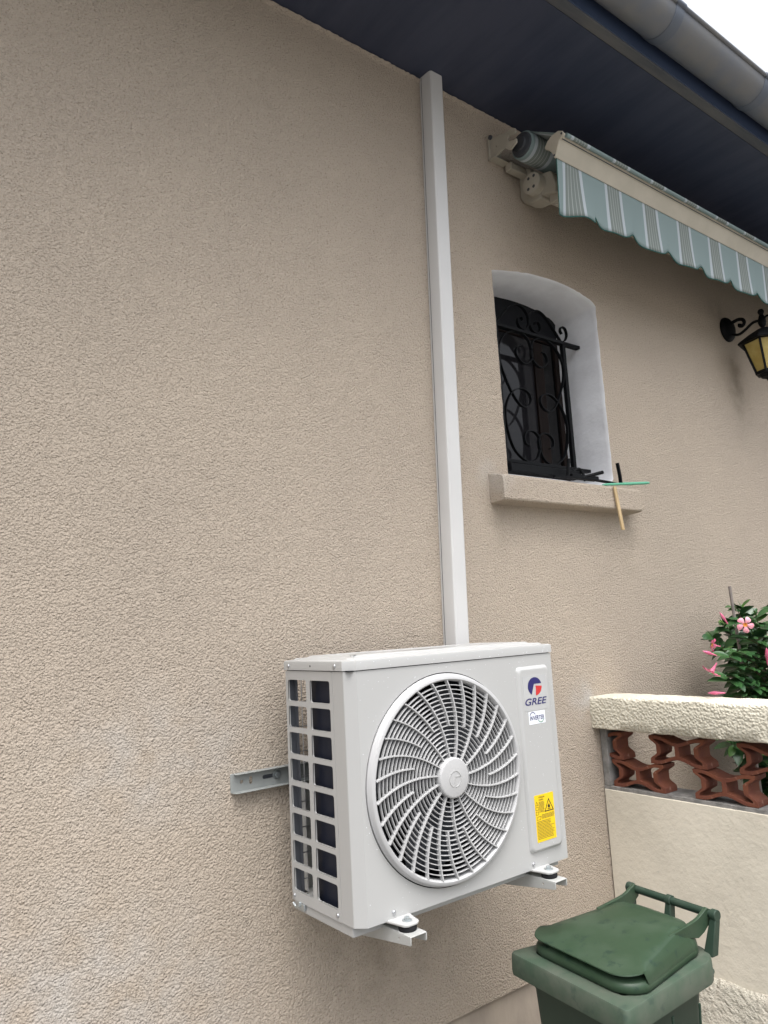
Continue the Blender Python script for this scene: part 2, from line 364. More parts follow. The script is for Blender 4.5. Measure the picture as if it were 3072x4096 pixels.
# window
win = MB(); 
for b in ((1.225,1.29,1.46,2.27),(1.785,1.855,1.50,2.25),(1.955,1.99,1.50,2.27)): win.box(b[0], b[1], .262, .30, b[2], b[3])
win.box(1.225, 1.99, .258, .30, 1.43, 1.515); win.box(1.225, 1.99, .264, .30, 2.262, 2.285)
wf = win.build('window', M_wood, house, bevel=.004)
p1 = MB(); p1.box(1.285, 1.79, .276, .280, 1.51, 2.265); p1.build('window_pane', M_glass, wf)
p2 = MB(); p2.box(1.85, 1.96, .276, .280, 1.51, 2.265); p2.build('window_pane', M_glassd, wf)
sb = MB(); sb.box(1.222, 1.993, .266, .31, 2.284, 2.47); sb.build('shutter_box', M_black, wf)
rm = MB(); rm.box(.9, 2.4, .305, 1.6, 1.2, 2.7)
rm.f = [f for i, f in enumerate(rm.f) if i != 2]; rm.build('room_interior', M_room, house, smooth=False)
# sill: sloping block with rough ends
si = MB(); SF = -.085
si.prism([(.30,1.432),(.02,1.430),(SF+.008,1.404),(SF,1.398),(SF,1.296),(SF+.02,1.291),(.002,1.287),(.30,1.287)], [], 'yz', 1.098, 2.095)
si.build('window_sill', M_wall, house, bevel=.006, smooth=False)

# ------------------------------------------------------------------ air conditioner
AX0, AX1, YF, YB, H = 0.0, .85, -.469, -.12, .673
ac = thing('air_conditioner', 'ivory outdoor air conditioner unit with round fan grille hung on the beige wall', 'air conditioner')
CX, CZ, FR = .345, .338, .298
# front panel: flat face with the fan hole, chamfered left corner, side return to the seam
fp = MB(); fp.prism([(.0276,0),(.85,0),(.85,.671),(.0276,.671)], [circ(CX, CZ, .3052)], 'xz', YF, YF+.0015)
ch = [(.0276,YF),(.0008,-.4425),(0,-.4395),(0,-.3868)]
for a, b in zip(ch, ch[1:]):
    fp.add([(a[0],a[1],0),(b[0],b[1],0),(b[0],b[1],.671),(a[0],a[1],.671)], [(0,1,2,3)])
    fp.add([(a[0]+.0015,a[1]+.0015,0),(b[0]+.0015,b[1]+.001,0),(b[0]+.0015,b[1]+.001,.671),(a[0]+.0015,a[1]+.0015,.671)], [(3,2,1,0)])
fp.add([(.0276,YF,0),(.85,YF,0),(.85,YF+.03,.0),(.0276,YF+.03,.0)], [(0,1,2,3)])
fp.build('front_panel', M_ac, ac, ang=15)
rp = MB(); rp.box(.8485, .85, YF+.002, YB, 0, .671); rp.build('right_panel', M_ac, ac, smooth=False)
# side panel with two columns of eight windows
holes = []
for r in range(8):
    zt = .644-.0788*r
    holes += [rrect(-.241, -.1345, zt-.0635, zt, .007, 4), rrect(-.3705, -.2635, zt-.0635, zt, .007, 4)]
sp = MB(); sp.prism(rrect(-.3855, -.121, -.001, .671, .005, 3), holes, 'yz', 0.0, .0022)
for hpoly in holes:      # rolled lip round each window
    sp.loft([[(.0001, a, b) for a, b in hpoly], [(.006, a, b) for a, b in hpoly]], True, False)
sp.build('side_panel', M_ac, ac, smooth=False)
def lidring(off, z):
    i = -off; return [(i, YB-i, z), (i, -.4414+i*.414, z), (.0276+i*.414, YF+i, z), (.85-i, YF+i, z), (.85-i, YB-i, z)]
ld = MB()
ld.loft([lidring(.003, .6735), lidring(.003, .695), lidring(.0015, .700), lidring(-.004, .7025), lidring(-.018, .7025), lidring(-.026, .708),
         lidring(-.050, .708), lidring(-.058, .7135), lidring(-.085, .7135), lidring(-.09, .711), lidring(-.11, .711)])
ld.build('lid', M_ac, ac, ang=25)
inn = MB(); inn.box(.004, .846, YF+.004, YB-.004, .6705, .6738); inn.build('lid_gap_shade', M_black, ac, smooth=False)  # black slab standing in for the shade in the gap under the lid
bp_ = MB(); bp_.box(.006, .848, -.428, YB-.002, -.030, .0015); bp_.box(.003, .8475, -.436, YB-.001, .0008, .006)
bp_.build('base_pan', M_ac, ac, bevel=.003)
# inside: coil (side leg + rear leg), fan cell, posts, rear wire guard
co = MB(); co.box(.022, .046, -.455, -.235, .004, .668); co.box(.050, .62, -.165, -.140, .004, .50) if False else None
co.build('coil', M_coil, ac, smooth=False)
co2 = MB(); co2.box(.105, .62, -.172, -.148, .004, .668); co2.build('coil', M_coil, ac, smooth=False)
po = MB(); po.box(.003, .024, -.1335, -.1215, .006, .668); po.box(.0235, .026, -.150, -.1217, .006, .668); po.build('corner_post', M_gpost, ac, bevel=.002)
wg = MB()
for k in range(9): wg.tube([(.026, -.132, .05+.0745*k), (.105, -.132, .05+.0745*k)], .0016, 6)
for x in (.050, .085): wg.tube([(x, -.130, .008), (x, -.130, .665)], .0016, 6)
wg.build('wire_guard', M_screw, ac)
sh = MB(); sh.lathe([(.309, YF+.003), (.303, YF+.02), (.292, YF+.10), (.292, YF+.16), (.0, YF+.16)], (CX, 0, CZ), 'y', 64); sh.build('fan_shroud', M_black, ac)
pt = MB(); pt.box(.672, .676, YF+.004, YB-.004, .006, .668); pt.build('partition', M_gpost, ac, smooth=False)
fan = MB()
for k in range(3):
    a0 = R(120*k+20); rings = []
    for i in range(9):
        r = .06+.215*i/8; ring = []
        for j in range(9):
            a = a0+R(-45+90*j/8)*(1-.15*i/8)+R(18*i/8); ring.append((CX+r*math.cos(a), YF+.09+.045*(j/8-.5)*1.6, CZ+r*math.sin(a)))
        rings.append(ring)
    fan.loft(rings, False, False)
fan.lathe([(.0, YF+.05), (.05, YF+.052), (.062, YF+.07), (.062, YF+.13)], (CX, 0, CZ), 'y', 32)
fan.build('fan', M_dgrey, ac, ang=70)
# fan grille
GYF = YF-.019
rim = MB(); rim.lathe([(.3022, YF+.004), (.3022, YF-.0030), (.3000, YF-.0055), (.2972, YF-.0165), (.294, GYF), (.286, GYF-.001), (.2825, GYF+.002), (.2800, GYF+.012), (.2795, YF+.008)], (CX, 0, CZ), 'y', 128)
NR = 16; r0, r1 = .0655, .2765
for k in range(NR):
    r = r0+(r1-r0)*(k+.35)/NR; t = .0013
    ym = GYF+.0035
    rim.lathe([(r-t, ym), (r-t*.6, ym-.0012), (r+t*.6, ym-.0012), (r+t, ym), (r+t*.7, ym+.0085), (r-t*.7, ym+.0085), (r-t, ym)], (CX, 0, CZ), 'y', 112)
for k in range(30):
    aout = R(89.6-12*k); long = k % 2 == 0
    rin = .058 if long else .151
    pts = []
    for i in range(15):
        r = rin+(.282-rin)*i/14
        u = (r-.058)/(.282-.058); sw = 17.5*(1-u)**1.0+ (0.6*math.sin(u*math.pi)*2)
        a = aout-R(sw); pts.append((CX+r*math.cos(a), GYF+.0045, CZ+r*math.sin(a)))
    rim.band(pts, .013, .0035, (0,1,0))
gl_ = rim.build('fan_grille', M_acp, ac, ang=40)
hb = MB(); hb.lathe([(.0, GYF-.0110), (.052, GYF-.0108), (.0555, GYF-.0098), (.0575, GYF-.0075), (.058, GYF-.001), (.058, GYF+.014), (0, GYF+.014)], (CX, 0, CZ), 'y', 64)
hub = hb.build('hub', M_acp, gl_, ang=50)
em = MB()
def flat_ring(cx, cz, ra, rb, a0, a1, y0, y1, n=24):
    poly = [(cx+ra*math.cos(a0+(a1-a0)*k/n), cz+ra*math.sin(a0+(a1-a0)*k/n)) for k in range(n+1)]
    poly += [(cx+rb*math.cos(a1+(a0-a1)*k/n), cz+rb*math.sin(a1+(a0-a1)*k/n)) for k in range(n+1)]
    return poly
hy0, hy1 = GYF-.0122, GYF-.010
em.prism(flat_ring(CX, CZ-.003, .0235, .022, R(12), R(250), 0, 0), [], 'xz', hy0, hy1)
em.prism(flat_ring(CX, CZ-.003, .0235, .022, R(268), R(356), 0, 0), [], 'xz', hy0, hy1)
em.prism([(CX-.001, CZ+.004), (CX+.023, CZ+.004), (CX+.023, CZ+.0025), (CX-.001, CZ+.0025)], [], 'xz', hy0, hy1)
em.prism([(CX-.001, CZ+.004), (CX+.0005, CZ+.004), (CX-.0055, CZ-.024), (CX-.007, CZ-.024)], [], 'xz', hy0-.0002, hy1)
em.build('hub_emblem', M_ac, hub, smooth=False)
# raised service cover with three stickers; positions measured on the front plane and pulled forward 10 mm
CV = .010; YC = YF-CV
def L(x, z): return (x-(x+1.189)*.0057, z+(.787-z)*.0057)
cv = MB()
def covring(i, y): return [(a, y, b) for a, b in rrect(.668+i, .827-i, .047+i, .634-i, .016, 6)]
cv.loft([covring(0, YF+.0005), covring(.0012, YF-.0015), covring(.006, YF-.0075), covring(.0085, YC+.0006), covring(.0115, YC)], True, False)
last = covring(.0115, YC); cv.add(last, [tuple(range(len(last)))]); cv.build('service_cover', M_ac, ac, ang=40)
def sticker(name, x0, x1, z0, z1, m, t=.0006, r=.002):
    (a, b), (c, d) = L(x0, z0), L(x1, z1); q = MB(); q.prism(rrect(a, c, b, d, r, 3), [], 'xz', YC-t, YC+.001); return q.build(name, m, ac, smooth=False)
bd = sticker('brand_badge', .699, .8135, .488, .601, M_clear)
yb = YC-.0012
bx, bz = .7452, .5668; br = .0300; bq = 1.14
blue = [(bx+br*bq*math.cos(R(a)), bz+br*math.sin(R(a))) for a in range(16, 243, 6)]
blue += [(bx-.0035, bz+.0085), (bx+.0, bz+.0085)]
q = MB(); q.prism(blue, [], 'xz', yb, yb+.0004); q.build('emblem_blue', M_navy, bd, smooth=False)
red = [(bx+.0025, bz+.0025), (bx+.004, bz+.0005), (bx+.0045, bz-.004), (bx+.0025, bz-.0285)]
red += [(bx+br*bq*math.cos(R(a)), bz+br*math.sin(R(a))) for a in range(275, 365, 6)]
q = MB(); q.prism(red, [], 'xz', yb, yb+.0004); q.build('emblem_red', M_red, bd, smooth=False)
tx, tz = .6922, .5075
text('lettering', 'GREE', tx, yb, tz, .1075, .0225, M_navy, bd, shear=.25, bold=.016)
iv = sticker('technology_label', .7155, .796, .4435, .4845, M_white)
ax_, az_ = .7090, .4585; text('lettering', 'INVERTER', ax_, yb, az_, .0700, .0140, M_navy, iv, shear=.12, bold=.012)
q = MB(); c0 = L(.7405, .4715); q.prism(flat_ring(c0[0]-.006, c0[1]-.003, .0150, .0128, R(25), R(160), 0, 0), [], 'xz', yb, yb+.0004); q.build('arc', M_navy, iv, smooth=False)
c0 = L(.7735, .4595); q = MB(); q.prism(flat_ring(c0[0], c0[1]+.002, .0150, .0128, R(205), R(340), 0, 0), [], 'xz', yb, yb+.0004); q.build('arc', M_green, iv, smooth=False)
wl = sticker('warning_label', .7095, .8025, .0745, .2195, M_yel)
lx0, lz1 = L(.7095, .2195)
text('lettering', 'ATTENZIONE!', lx0+.019, yb, lz1-.0105, .030, .0048, M_ink, wl, bold=.01)
text('lettering', 'WARNING', lx0+.019, yb, lz1-.018, .023, .0048, M_ink, wl, bold=.01)
tri = lambda cx_, cz_, s: [(cx_-s, cz_-s*.72), (cx_+s, cz_-s*.72), (cx_, cz_+s*1.05)]
q = MB(); tcx, tcz = lx0+.067, lz1-.040
q.prism(tri(tcx, tcz, .0225), [tri(tcx, tcz-.0004, .0180)], 'xz', yb, yb+.0004)
fl = [(0,-.007),(.0045,-.0055),(.0058,-.001),(.0040,.0025),(.0030,.0008),(.0012,.0080),(-.0018,.0040),(-.0028,.0012),(-.0042,.0028),(-.0058,-.001),(-.0045,-.0055)]
q.prism([(tcx+a, tcz+b) for a, b in fl], [], 'xz', yb, yb+.0004); q.prism([(tcx-.008,tcz-.0105),(tcx+.008,tcz-.0105),(tcx+.008,tcz-.0088),(tcx-.008,tcz-.0088)], [], 'xz', yb, yb+.0004)
q.prism(tri(lx0+.0095, lz1-.0265, .0072), [tri(lx0+.0095, lz1-.0267, .0054)], 'xz', yb, yb+.0004)
for k, zz in enumerate((.041, .0555)):
    q.prism([(lx0+.003, lz1-zz-.005), (lx0+.016, lz1-zz-.005), (lx0+.016, lz1-zz+.005), (lx0+.003, lz1-zz+.005)],
            [[(lx0+.0038, lz1-zz-.0042), (lx0+.0152, lz1-zz-.0042), (lx0+.0152, lz1-zz+.0042), (lx0+.0038, lz1-zz+.0042)]], 'xz', yb, yb+.0004)
q.prism([(lx0+.004, lz1-.076), (lx0+.022, lz1-.076), (lx0+.026, lz1-.066), (lx0+.008, lz1-.066)], [[(lx0+.0052, lz1-.0752), (lx0+.0215, lz1-.0752), (lx0+.0246, lz1-.0668), (lx0+.0087, lz1-.0668)]], 'xz', yb, yb+.0004)
q.build('pictogram', M_ink, wl, smooth=False)
q = MB(); random.seed(5)
def words(x0, x1, z, h):
    x = x0
    while x < x1-.002:
        wd = random.uniform(.003, .009); e = min(x+wd, x1)
        q.add([(x, yb, z), (e, yb, z), (e, yb, z+h), (x, yb, z+h)], [(0,1,2,3)]); x = e+.0012
for k in range(9): words(lx0+.019, lx0+.045, lz1-.0235-.0038*k, .0018)
for k in range(4): words(lx0+.029, lx0+.089, lz1-.064-.0036*k, .0017)
for k in range(13): words(lx0+.004, lx0+random.uniform(.066, .088), lz1-.0825-.0044*k, .0019)
q.build('small_print', M_grytext, wl, smooth=False)
def screw(x, y, z, ax, parent, r=.0062):
    s_ = MB(); pr = [(r*.98, 0), (r, -.0012), (r*.9, -.0026), (r*.6, -.0042), (r*.28, -.0048), (0, -.0040)]
    if ax == 'y': s_.lathe([(a, b) for a, b in pr], (x, y, z), 'y', 20)
    else: s_.lathe([(a, b) for a, b in pr], (x, y, z), 'x', 20)
    return s_.build('screw', M_screw, parent, ang=60)
screw(.115, YF-.0002, .018, 'y', ac); screw(.682, YF-.0002, .016, 'y', ac)
for y, z in ((-.146, .686), (-.405, .687)): screw(-.003, y, z, 'x', ac)
for y, z in ((-.133, .013), (-.366, .014)): screw(-.0002, y, z, 'x', ac)
dh = MB(); dh.lathe([(.0, -.0002), (.0032, -.0002)], (-.003, -.274, .686), 'x', 14); dh.build('drill_hole', M_black, ac)
# cable clamp at the back of the pan
cl = MB(); cl.tube([(-.006, -.134, -.006), (-.006, -.150, -.016), (-.004, -.166, -.010), (-.002, -.166, .002)], .0042, 10); cl.box(-.003, .004, -.19, -.155, -.020, -.002)
cl.build('cable_clamp', M_galv, ac, bevel=.0015)
# water beads on the paint
wb = MB(); random.seed(21)
def bead(x, y, z, r, flat=.6):
    vs = [(x, y-r*flat, z)]; n = 6
    for k in range(n): vs.append((x+r*.75*math.cos(2*math.pi*k/n), y-r*flat*.65, z+r*.75*math.sin(2*math.pi*k/n)))
    for k in range(n): vs.append((x+r*math.cos(2*math.pi*k/n), y, z+r*math.sin(2*math.pi*k/n)))
    fs = [(0, 1+k, 1+(k+1) % n) for k in range(n)]+[(1+k, 1+n+k, 1+n+(k+1) % n, 1+(k+1) % n) for k in range(n)]
    wb.add(vs, fs)
cnt = 0
while cnt < 150:
    x = random.uniform(.035, .845); z = random.uniform(.01, .665); y = YF
    if (x-CX)**2+(z-CZ)**2 < .312**2: continue
    if .668 < x < .827 and .047 < z < .634:
        if .69 < x < .815 and .06 < z < .62: y = YC
        else: continue
    bead(x, y, z, random.choice((.0007, .0008, .0009, .0010, .0013))); cnt += 1
for k in range(22): bead(random.uniform(.03, .85), YF-.003, random.uniform(.676, .694), random.choice((.0009, .0012, .0015)))
wbo = wb.build('water_droplets', M_water, ac); wbo['kind'] = 'stuff'

# ------------------------------------------------------------------ wall bracket
bk = thing('wall_bracket', 'pale grey steel bracket with a wall rail and two arms carrying the air conditioner', 'bracket')
RX0, RX1 = -.139, .985
rl = MB(); web_holes = [circ(-.101, .338, .0055, 14), rrect(-.075, -.064, .327, .350, .0052, 4), rrect(-.028, .034, .334, .346, .0055, 4)]
rl.prism(rrect(RX0, RX1, .309, .366, .003, 2), web_holes, 'xz', -.004, -.001)
rl.prism([(RX0+.012, -.003), (RX0+.006, -.022), (RX0+.014, -.027), (RX1, -.027), (RX1, -.003)], [circ(-.117, -.018, .003, 10)], 'xy', .3635, .3665)
rl.prism([(RX0+.002, -.003), (RX0+.006, -.022), (RX0+.014, -.027), (RX1, -.027), (RX1, -.003)], [], 'xy', .308, .311)
rl.build('rail', M_rail, bk, bevel=.0008, seg=1)
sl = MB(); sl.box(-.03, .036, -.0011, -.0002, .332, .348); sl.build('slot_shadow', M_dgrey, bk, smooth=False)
bt = MB(); bt.lathe([(0, -.016), (.0085, -.016), (.0095, -.014), (.0095, -.009), (.006, -.009), (.006, -.0035)], (.022, 0, .341), 'y', 6)
bt.lathe([(.0145, -.0035), (.0145, -.0055), (.009, -.0062)], (.022, 0, .341), 'y', 24); bt.build('bolt', M_galv, bk)
for ax0 in (.104, .684):
    ax1 = ax0+.056; am = MB(); zt = -.022
    for xw in (ax0, ax1-.003):
        am.prism([(-.004, -.088), (-.18, -.088), (-.28, -.083), (-.42, -.062), (-.548, -.044), (-.552, -.041), (-.552, zt-.001), (-.004, zt-.001)], [circ(-.50, -.036, .0028, 10)] if xw == ax0 else [], 'yz', xw, xw+.003)
    am.box(ax0+.0001, ax1-.0001, -.552, -.004, zt-.0015, zt+.0015)
    am.build('arm', M_brk, bk, bevel=.0012, seg=2)
    lg = MB(); lg.box(ax0, ax0+.003, -.034, -.0045, -.086, .305); lg.box(ax1-.003, ax1, -.034, -.0045, -.086, .305); lg.box(ax0+.003, ax1-.003, -.0075, -.0045, -.086, .305)
    lg.build('upright', M_brk, bk, bevel=.001)
    for yy in (-.505, -.15):
        ru = MB(); ru.lathe([(0, zt+.0016), (.024, zt+.0016), (.0255, zt+.006), (.0255, zt+.012), (.023, zt+.016), (0, zt+.016)], (ax0+.028, yy, 0), 'z', 32)
        ru.build('rubber_mount', M_rub, bk)
# feet of the unit that stand on the rubber mounts
for fx in (.132, .712):
    ft = MB(); zt = -.0058
    ft.prism([(fx-.045, YF+.02), (fx+.045, YF+.02), (fx+.033, -.492), (fx+.027, -.522), (fx+.015, -.531), (fx-.015, -.531), (fx-.027, -.522), (fx-.033, -.492)], [], 'xy', zt, zt+.0085)
    ft.build('foot', M_ac, ac, bevel=.003, seg=2)
    nb = MB(); nb.lathe([(.014, zt+.0086), (.014, zt+.0105), (.008, zt+.0108)], (fx, -.505, 0), 'z', 20); nb.lathe([(0, zt+.018), (.007, zt+.018), (.008, zt+.0165), (.008, zt+.0108)], (fx, -.505, 0), 'z', 6)
    nb.build('nut', M_galv, bk)

# ------------------------------------------------------------------ pipe duct (leans a little, as fixed)
dm = MB()
def dring(z):
    x = .852+(.776-.852)*(3.206-z)/(3.206-.708)
    return [(x+a, b, z) for a, b in ((.0, -.001), (.0, -.010), (.0025, -.056), (.006, -.066), (.013, -.0705), (.070, -.0705), (.077, -.066), (.0805, -.056), (.083, -.010), (.083, -.001))]
dm.loft([dring(z) for z in (.05, .7, 1.4, 2.1, 2.8, EAVE-.002)])
dm_o = dm.build('pipe_duct', M_duct, ang=18)
sl_ = MB()
for xx, yy in ((-.0006, -.0125), (.0826, -.0125)):
    pts = []
    for z in (.05, .7, 1.4, 2.1, 2.8, EAVE-.004): x = .852+(.776-.852)*(3.206-z)/(3.206-.708); pts.append((x+xx, yy, z))
    sl_.band(pts, .0012, .0016, (1,0,0))
sl_.build('cover_seam', M_dgrey, dm_o, smooth=False); tag(dm_o, 'white plastic pipe duct running up the wall from air conditioner to the eaves', 'duct')

# ------------------------------------------------------------------ window grille (wrought iron)
gr = thing('window_grille', 'black wrought iron grille with scrolls set in the arched window opening', 'window grille')
GYY = .13
fr_ = MB(); fr_.band([(1.228, GYY, 2.204), (1.985, GYY, 2.204)], .030, .016, (0,1,0)); fr_.band([(1.228, GYY, 1.530), (1.975, GYY, 1.530)], .030, .016, (0,1,0))
for x in (1.354, 1.856): fr_.box(x-.011, x+.011, GYY-.011, GYY+.011, 1.538, 2.196)
fr_.build('frame', M_iron, gr, bevel=.0015)
MX = 1.605
UR = [(1.605,2.124),(1.602,2.085),(1.633,2.050),(1.679,2.042),(1.716,2.072),(1.719,2.101),(1.700,2.123),(1.685,2.124)]
URo = [(1.605,2.124),(1.621,2.168),(1.660,2.194),(1.718,2.198),(1.782,2.173),(1.833,2.115),(1.844,2.049),(1.824,1.972),(1.770,1.871),(1.715,1.818),(1.668,1.821),(1.640,1.852),(1.649,1.886),(1.689,1.905),(1.735,1.899),(1.788,1.861),(1.827,1.787),(1.828,1.701),(1.797,1.607),(1.746,1.558),(1.687,1.541),(1.634,1.560),(1.605,1.610),(1.600,1.649),(1.612,1.679),(1.643,1.697),(1.685,1.692),(1.711,1.665),(1.704,1.632),(1.679,1.621)]
TOP = [(1.845,2.213),(1.80,2.262),(1.745,2.318),(1.690,2.345),(1.640,2.335),(1.610,2.300),(1.610,2.255),(1.635,2.226),(1.672,2.226),(1.690,2.252),(1.680,2.280),(1.658,2.285),(1.650,2.268)]
CURL = [(1.845,2.213),(1.878,2.225),(1.898,2.258),(1.890,2.292),(1.862,2.298),(1.848,2.276),(1.858,2.258)]
for mir in (1, -1):
    fx = lambda l: [((MX+mir*(a-MX)), GYY, b) for a, b in l]
    s_ = MB(); 
    for l in (UR, URo, TOP, CURL): s_.band(smoothpts(fx(l), 7), .016, .0045, (0,1,0))
    s_.build('scroll', M_iron, gr, ang=50)

# flower-box holder lying on the sill, green handled brush and stick
ho = MB()
ho.box(1.30, 1.80, .045, .10, 1.462, 1.500)
ho.box(1.70, 1.905, .020, .055, 1.456, 1.478)
holder = thing('flower_box_holder', 'black iron flower box holder with upturned ends lying on the window sill', 'flower box holder')
ho.build('base_bar', M_iron, holder, bevel=.003)
h2 = MB(); h2.band(smoothpts([(1.56, .02, 1.450), (1.70, -.02, 1.446), (1.85, -.055, 1.432), (1.935, -.068, 1.424), (1.948, -.072, 1.440), (1.945, -.066, 1.532)], 5), .016, .010, (0,1,0)); h2.build('support_arm', M_iron, holder, bevel=.001)
h3 = MB(); h3.tube([(1.78, .03, 1.462), (1.885, -.02, 1.490)], [.009, .009], 8); h3.build('support_arm', M_iron, holder); h3 = MB(); h3.tube([(1.66, .02, 1.45), (1.675, .015, 1.545)], .008, 8)
h3.build('support_arm', M_iron, holder); h3 = MB(); h3.tube(smoothpts([(1.76, .06, 1.50), (1.79, .05, 1.512), (1.805, .04, 1.49), (1.805, .03, 1.45)], 4), .008, 8); h3.build('support_arm', M_iron, holder)
br_ = MB(); b0, b1 = Vector((1.80, -.070, 1.411)), Vector((2.165, -.090, 1.444))
d_ = (b1-b0); mid = b0+d_*.42
br_.tube([b0, b0+d_*.08, mid], [.002, .0065, .0065], 8)
pts, rs = [], []
n = 66
for k in range(n+1):
    t = .42+.53*k/n; pts.append(b0+d_*t); rs.append(.0078 if k % 4 < 2 else .0055)
br_.tube(pts, rs, 10); br_.tube([b0+d_*.95, b0+d_*.99, b1], [.0065, .0065, .004], 8)
bo = br_.build('cleaning_brush', M_mint, ang=60); tag(bo, 'mint green ribbed plastic brush handle lying on the window sill edge', 'brush')
st_ = MB(); p0, p1 = Vector((1.862, -.094, 1.402)), Vector((1.885, -.101, 1.190))
st_.loft([[p0+Vector(q) for q in ((-.009,-.004,0),(.009,-.004,0),(.009,.004,0),(-.009,.004,0))], [p1+Vector(q) for q in ((-.0105,-.004,0),(.0105,-.004,0),(.0105,.004,0),(-.0105,.004,0))]])
so_ = st_.build('wooden_stick', M_stick, bevel=.001); tag(so_, 'bare wooden stick hanging down from the window sill edge', 'stick')

# ------------------------------------------------------------------ awning
aw = thing('awning', 'folded awning with cream front bar and striped teal scalloped valance under the eaves', 'awning')
AXL, AXR = 1.31, 5.6
capp = [(-.383,2.859),(-.353,2.791),(-.345,2.791),(-.337,2.821),(-.322,2.842),(-.304,2.855),(-.300,2.866),(-.318,2.889),(-.345,2.901),(-.380,2.902),(-.400,2.890),(-.411,2.872),(-.402,2.862)]
fbm = MB(); fbm.prism([(-.382,2.858),(-.352,2.792),(-.346,2.792),(-.338,2.821),(-.305,2.857),(-.318,2.887),(-.345,2.898),(-.378,2.899),(-.396,2.888),(-.392,2.866)], [], 'yz', AXL+.004, AXR)
fbo = fbm.build('front_bar', M_cream, aw, ang=25)
gv = MB(); gv.box(AXL+.006, AXR, -.3905, -.386, 2.862, 2.8655); gv.build('groove', M_dgrey, fbo, smooth=False)
kd = MB(); kd.tube([(AXL+.02, -.402, 2.879), (AXR, -.402, 2.879)], .0095, 10); kd.build('fabric_welt', M_cloth, aw)
cp = MB(); cp.prism(capp, [], 'yz', AXL-.006, AXL+.006); cpo = cp.build('end_cap', M_cream, aw, bevel=.003)
for y, z in ((-.398, 2.878), (-.349, 2.801)):
    q = MB(); q.lathe([(0, -.0085), (.0045, -.0085), (.005, -.0055)], (AXL, y, z), 'x', 14); q.build('screw', M_dgrey, cpo)
# valance: hanging cloth with soft folds and scalloped hem
va = MB(); NX, NZ = 860, 10; VX0, VX1 = 1.318, 5.55; rings = []; hem = []
def low(x):
    if x < 1.56: return 2.528+.038*min(1, max(0, (x-1.32)/.22))**.8
    ph = ((x-1.86)/.3055) % 1.0          # notch at 0
    n_ = math.exp(-((min(ph, 1-ph))/.20)**2)
    return 2.545+.052*n_+.004*math.cos(2*math.pi*(ph-.5))
for i in range(NX+1):
    x = VX0+(VX1-VX0)*i/NX; zb = low(x); ring = []
    ph = 2*math.pi*(x-1.86)/.3055
    for j in range(NZ+1):
        t = j/NZ; z = 2.793+(zb-2.793)*t
        y = -.349+t*t*(.010*math.sin(ph+.6)+.002*math.sin(2.3*ph))+.004*t
        dxs = 0
        if x < 1.60: y += .022*t*math.exp(-((x-1.40)/.10)**2)*math.sin((x-1.33)*26)
        ring.append((x+dxs+t*t*.012*math.sin(ph+2.2), y, z))
    rings.append(ring); hem.append(ring[-1])
va.loft(rings, False, False); vo = va.build('valance', M_cloth, aw, ang=80)
sdm = vo.modifiers.new('solid', 'SOLIDIFY'); sdm.thickness = .0012
hm = MB(); hm.tube(hem, .0028, 6); hm.tube([hem[0], rings[0][0]], .002, 6); hm.build('hem', M_hem, vo)
# roller with rolled cloth
ro = MB(); ry, rz_, rr_ = -.148, 2.985, .066
ro.lathe([(.052, 1.338), (.063, 1.340), (rr_, 1.345), (rr_, 5.5)], (0, ry, rz_), 'x', 48); ro.build('cloth_roll', M_cloth, aw)
re_ = MB(); re_.lathe([(0, 1.318), (.030, 1.318), (.034, 1.326), (.054, 1.330), (.058, 1.336), (.058, 1.350)], (0, ry, rz_), 'x', 40); re_.build('roller_end', M_dgrey, aw)
sheet = MB(); sheet.add([(1.345, -.165, rz_+.064), (5.5, -.165, rz_+.064), (5.5, -.398, 2.886), (1.325, -.398, 2.886)], [(0,1,2,3)]); sho = sheet.build('top_cloth', M_cloth, aw)
q = sho.modifiers.new('solid', 'SOLIDIFY'); q.thickness = .0015
# end bracket: plate with a two-pronged jaw, foot on the wall
bb = MB(); bb.prism([(-.0005,3.083),(-.0005,2.977),(-.040,2.964),(-.100,2.972),(-.118,2.952),(-.138,2.944),(-.155,2.952),(-.172,2.959),(-.173,2.978),(-.150,2.982),(-.128,2.990),(-.120,3.008),(-.132,3.018),(-.165,3.004),(-.175,3.010),(-.170,3.032),(-.150,3.042),(-.110,3.044),(-.05,3.062)], [circ(-.05, 3.010, .004, 10)], 'yz', 1.270, 1.280)
bb.box(1.262, 1.345, -.012, -.0005, 2.972, 3.085); bb.prism([(-.0008,2.972),(-.012,2.972),(-.045,2.961),(-.045,2.957),(-.0008,2.960)], [], 'yz', 1.262, 1.36)
bbo = bb.build('wall_plate', M_creamd, aw, bevel=.002)
q = MB(); q.lathe([(0, 1.262), (.010, 1.262), (.011, 1.2705)], (0, -.020, 3.072), 'x', 16); q.build('bolt', M_dgrey, bbo)
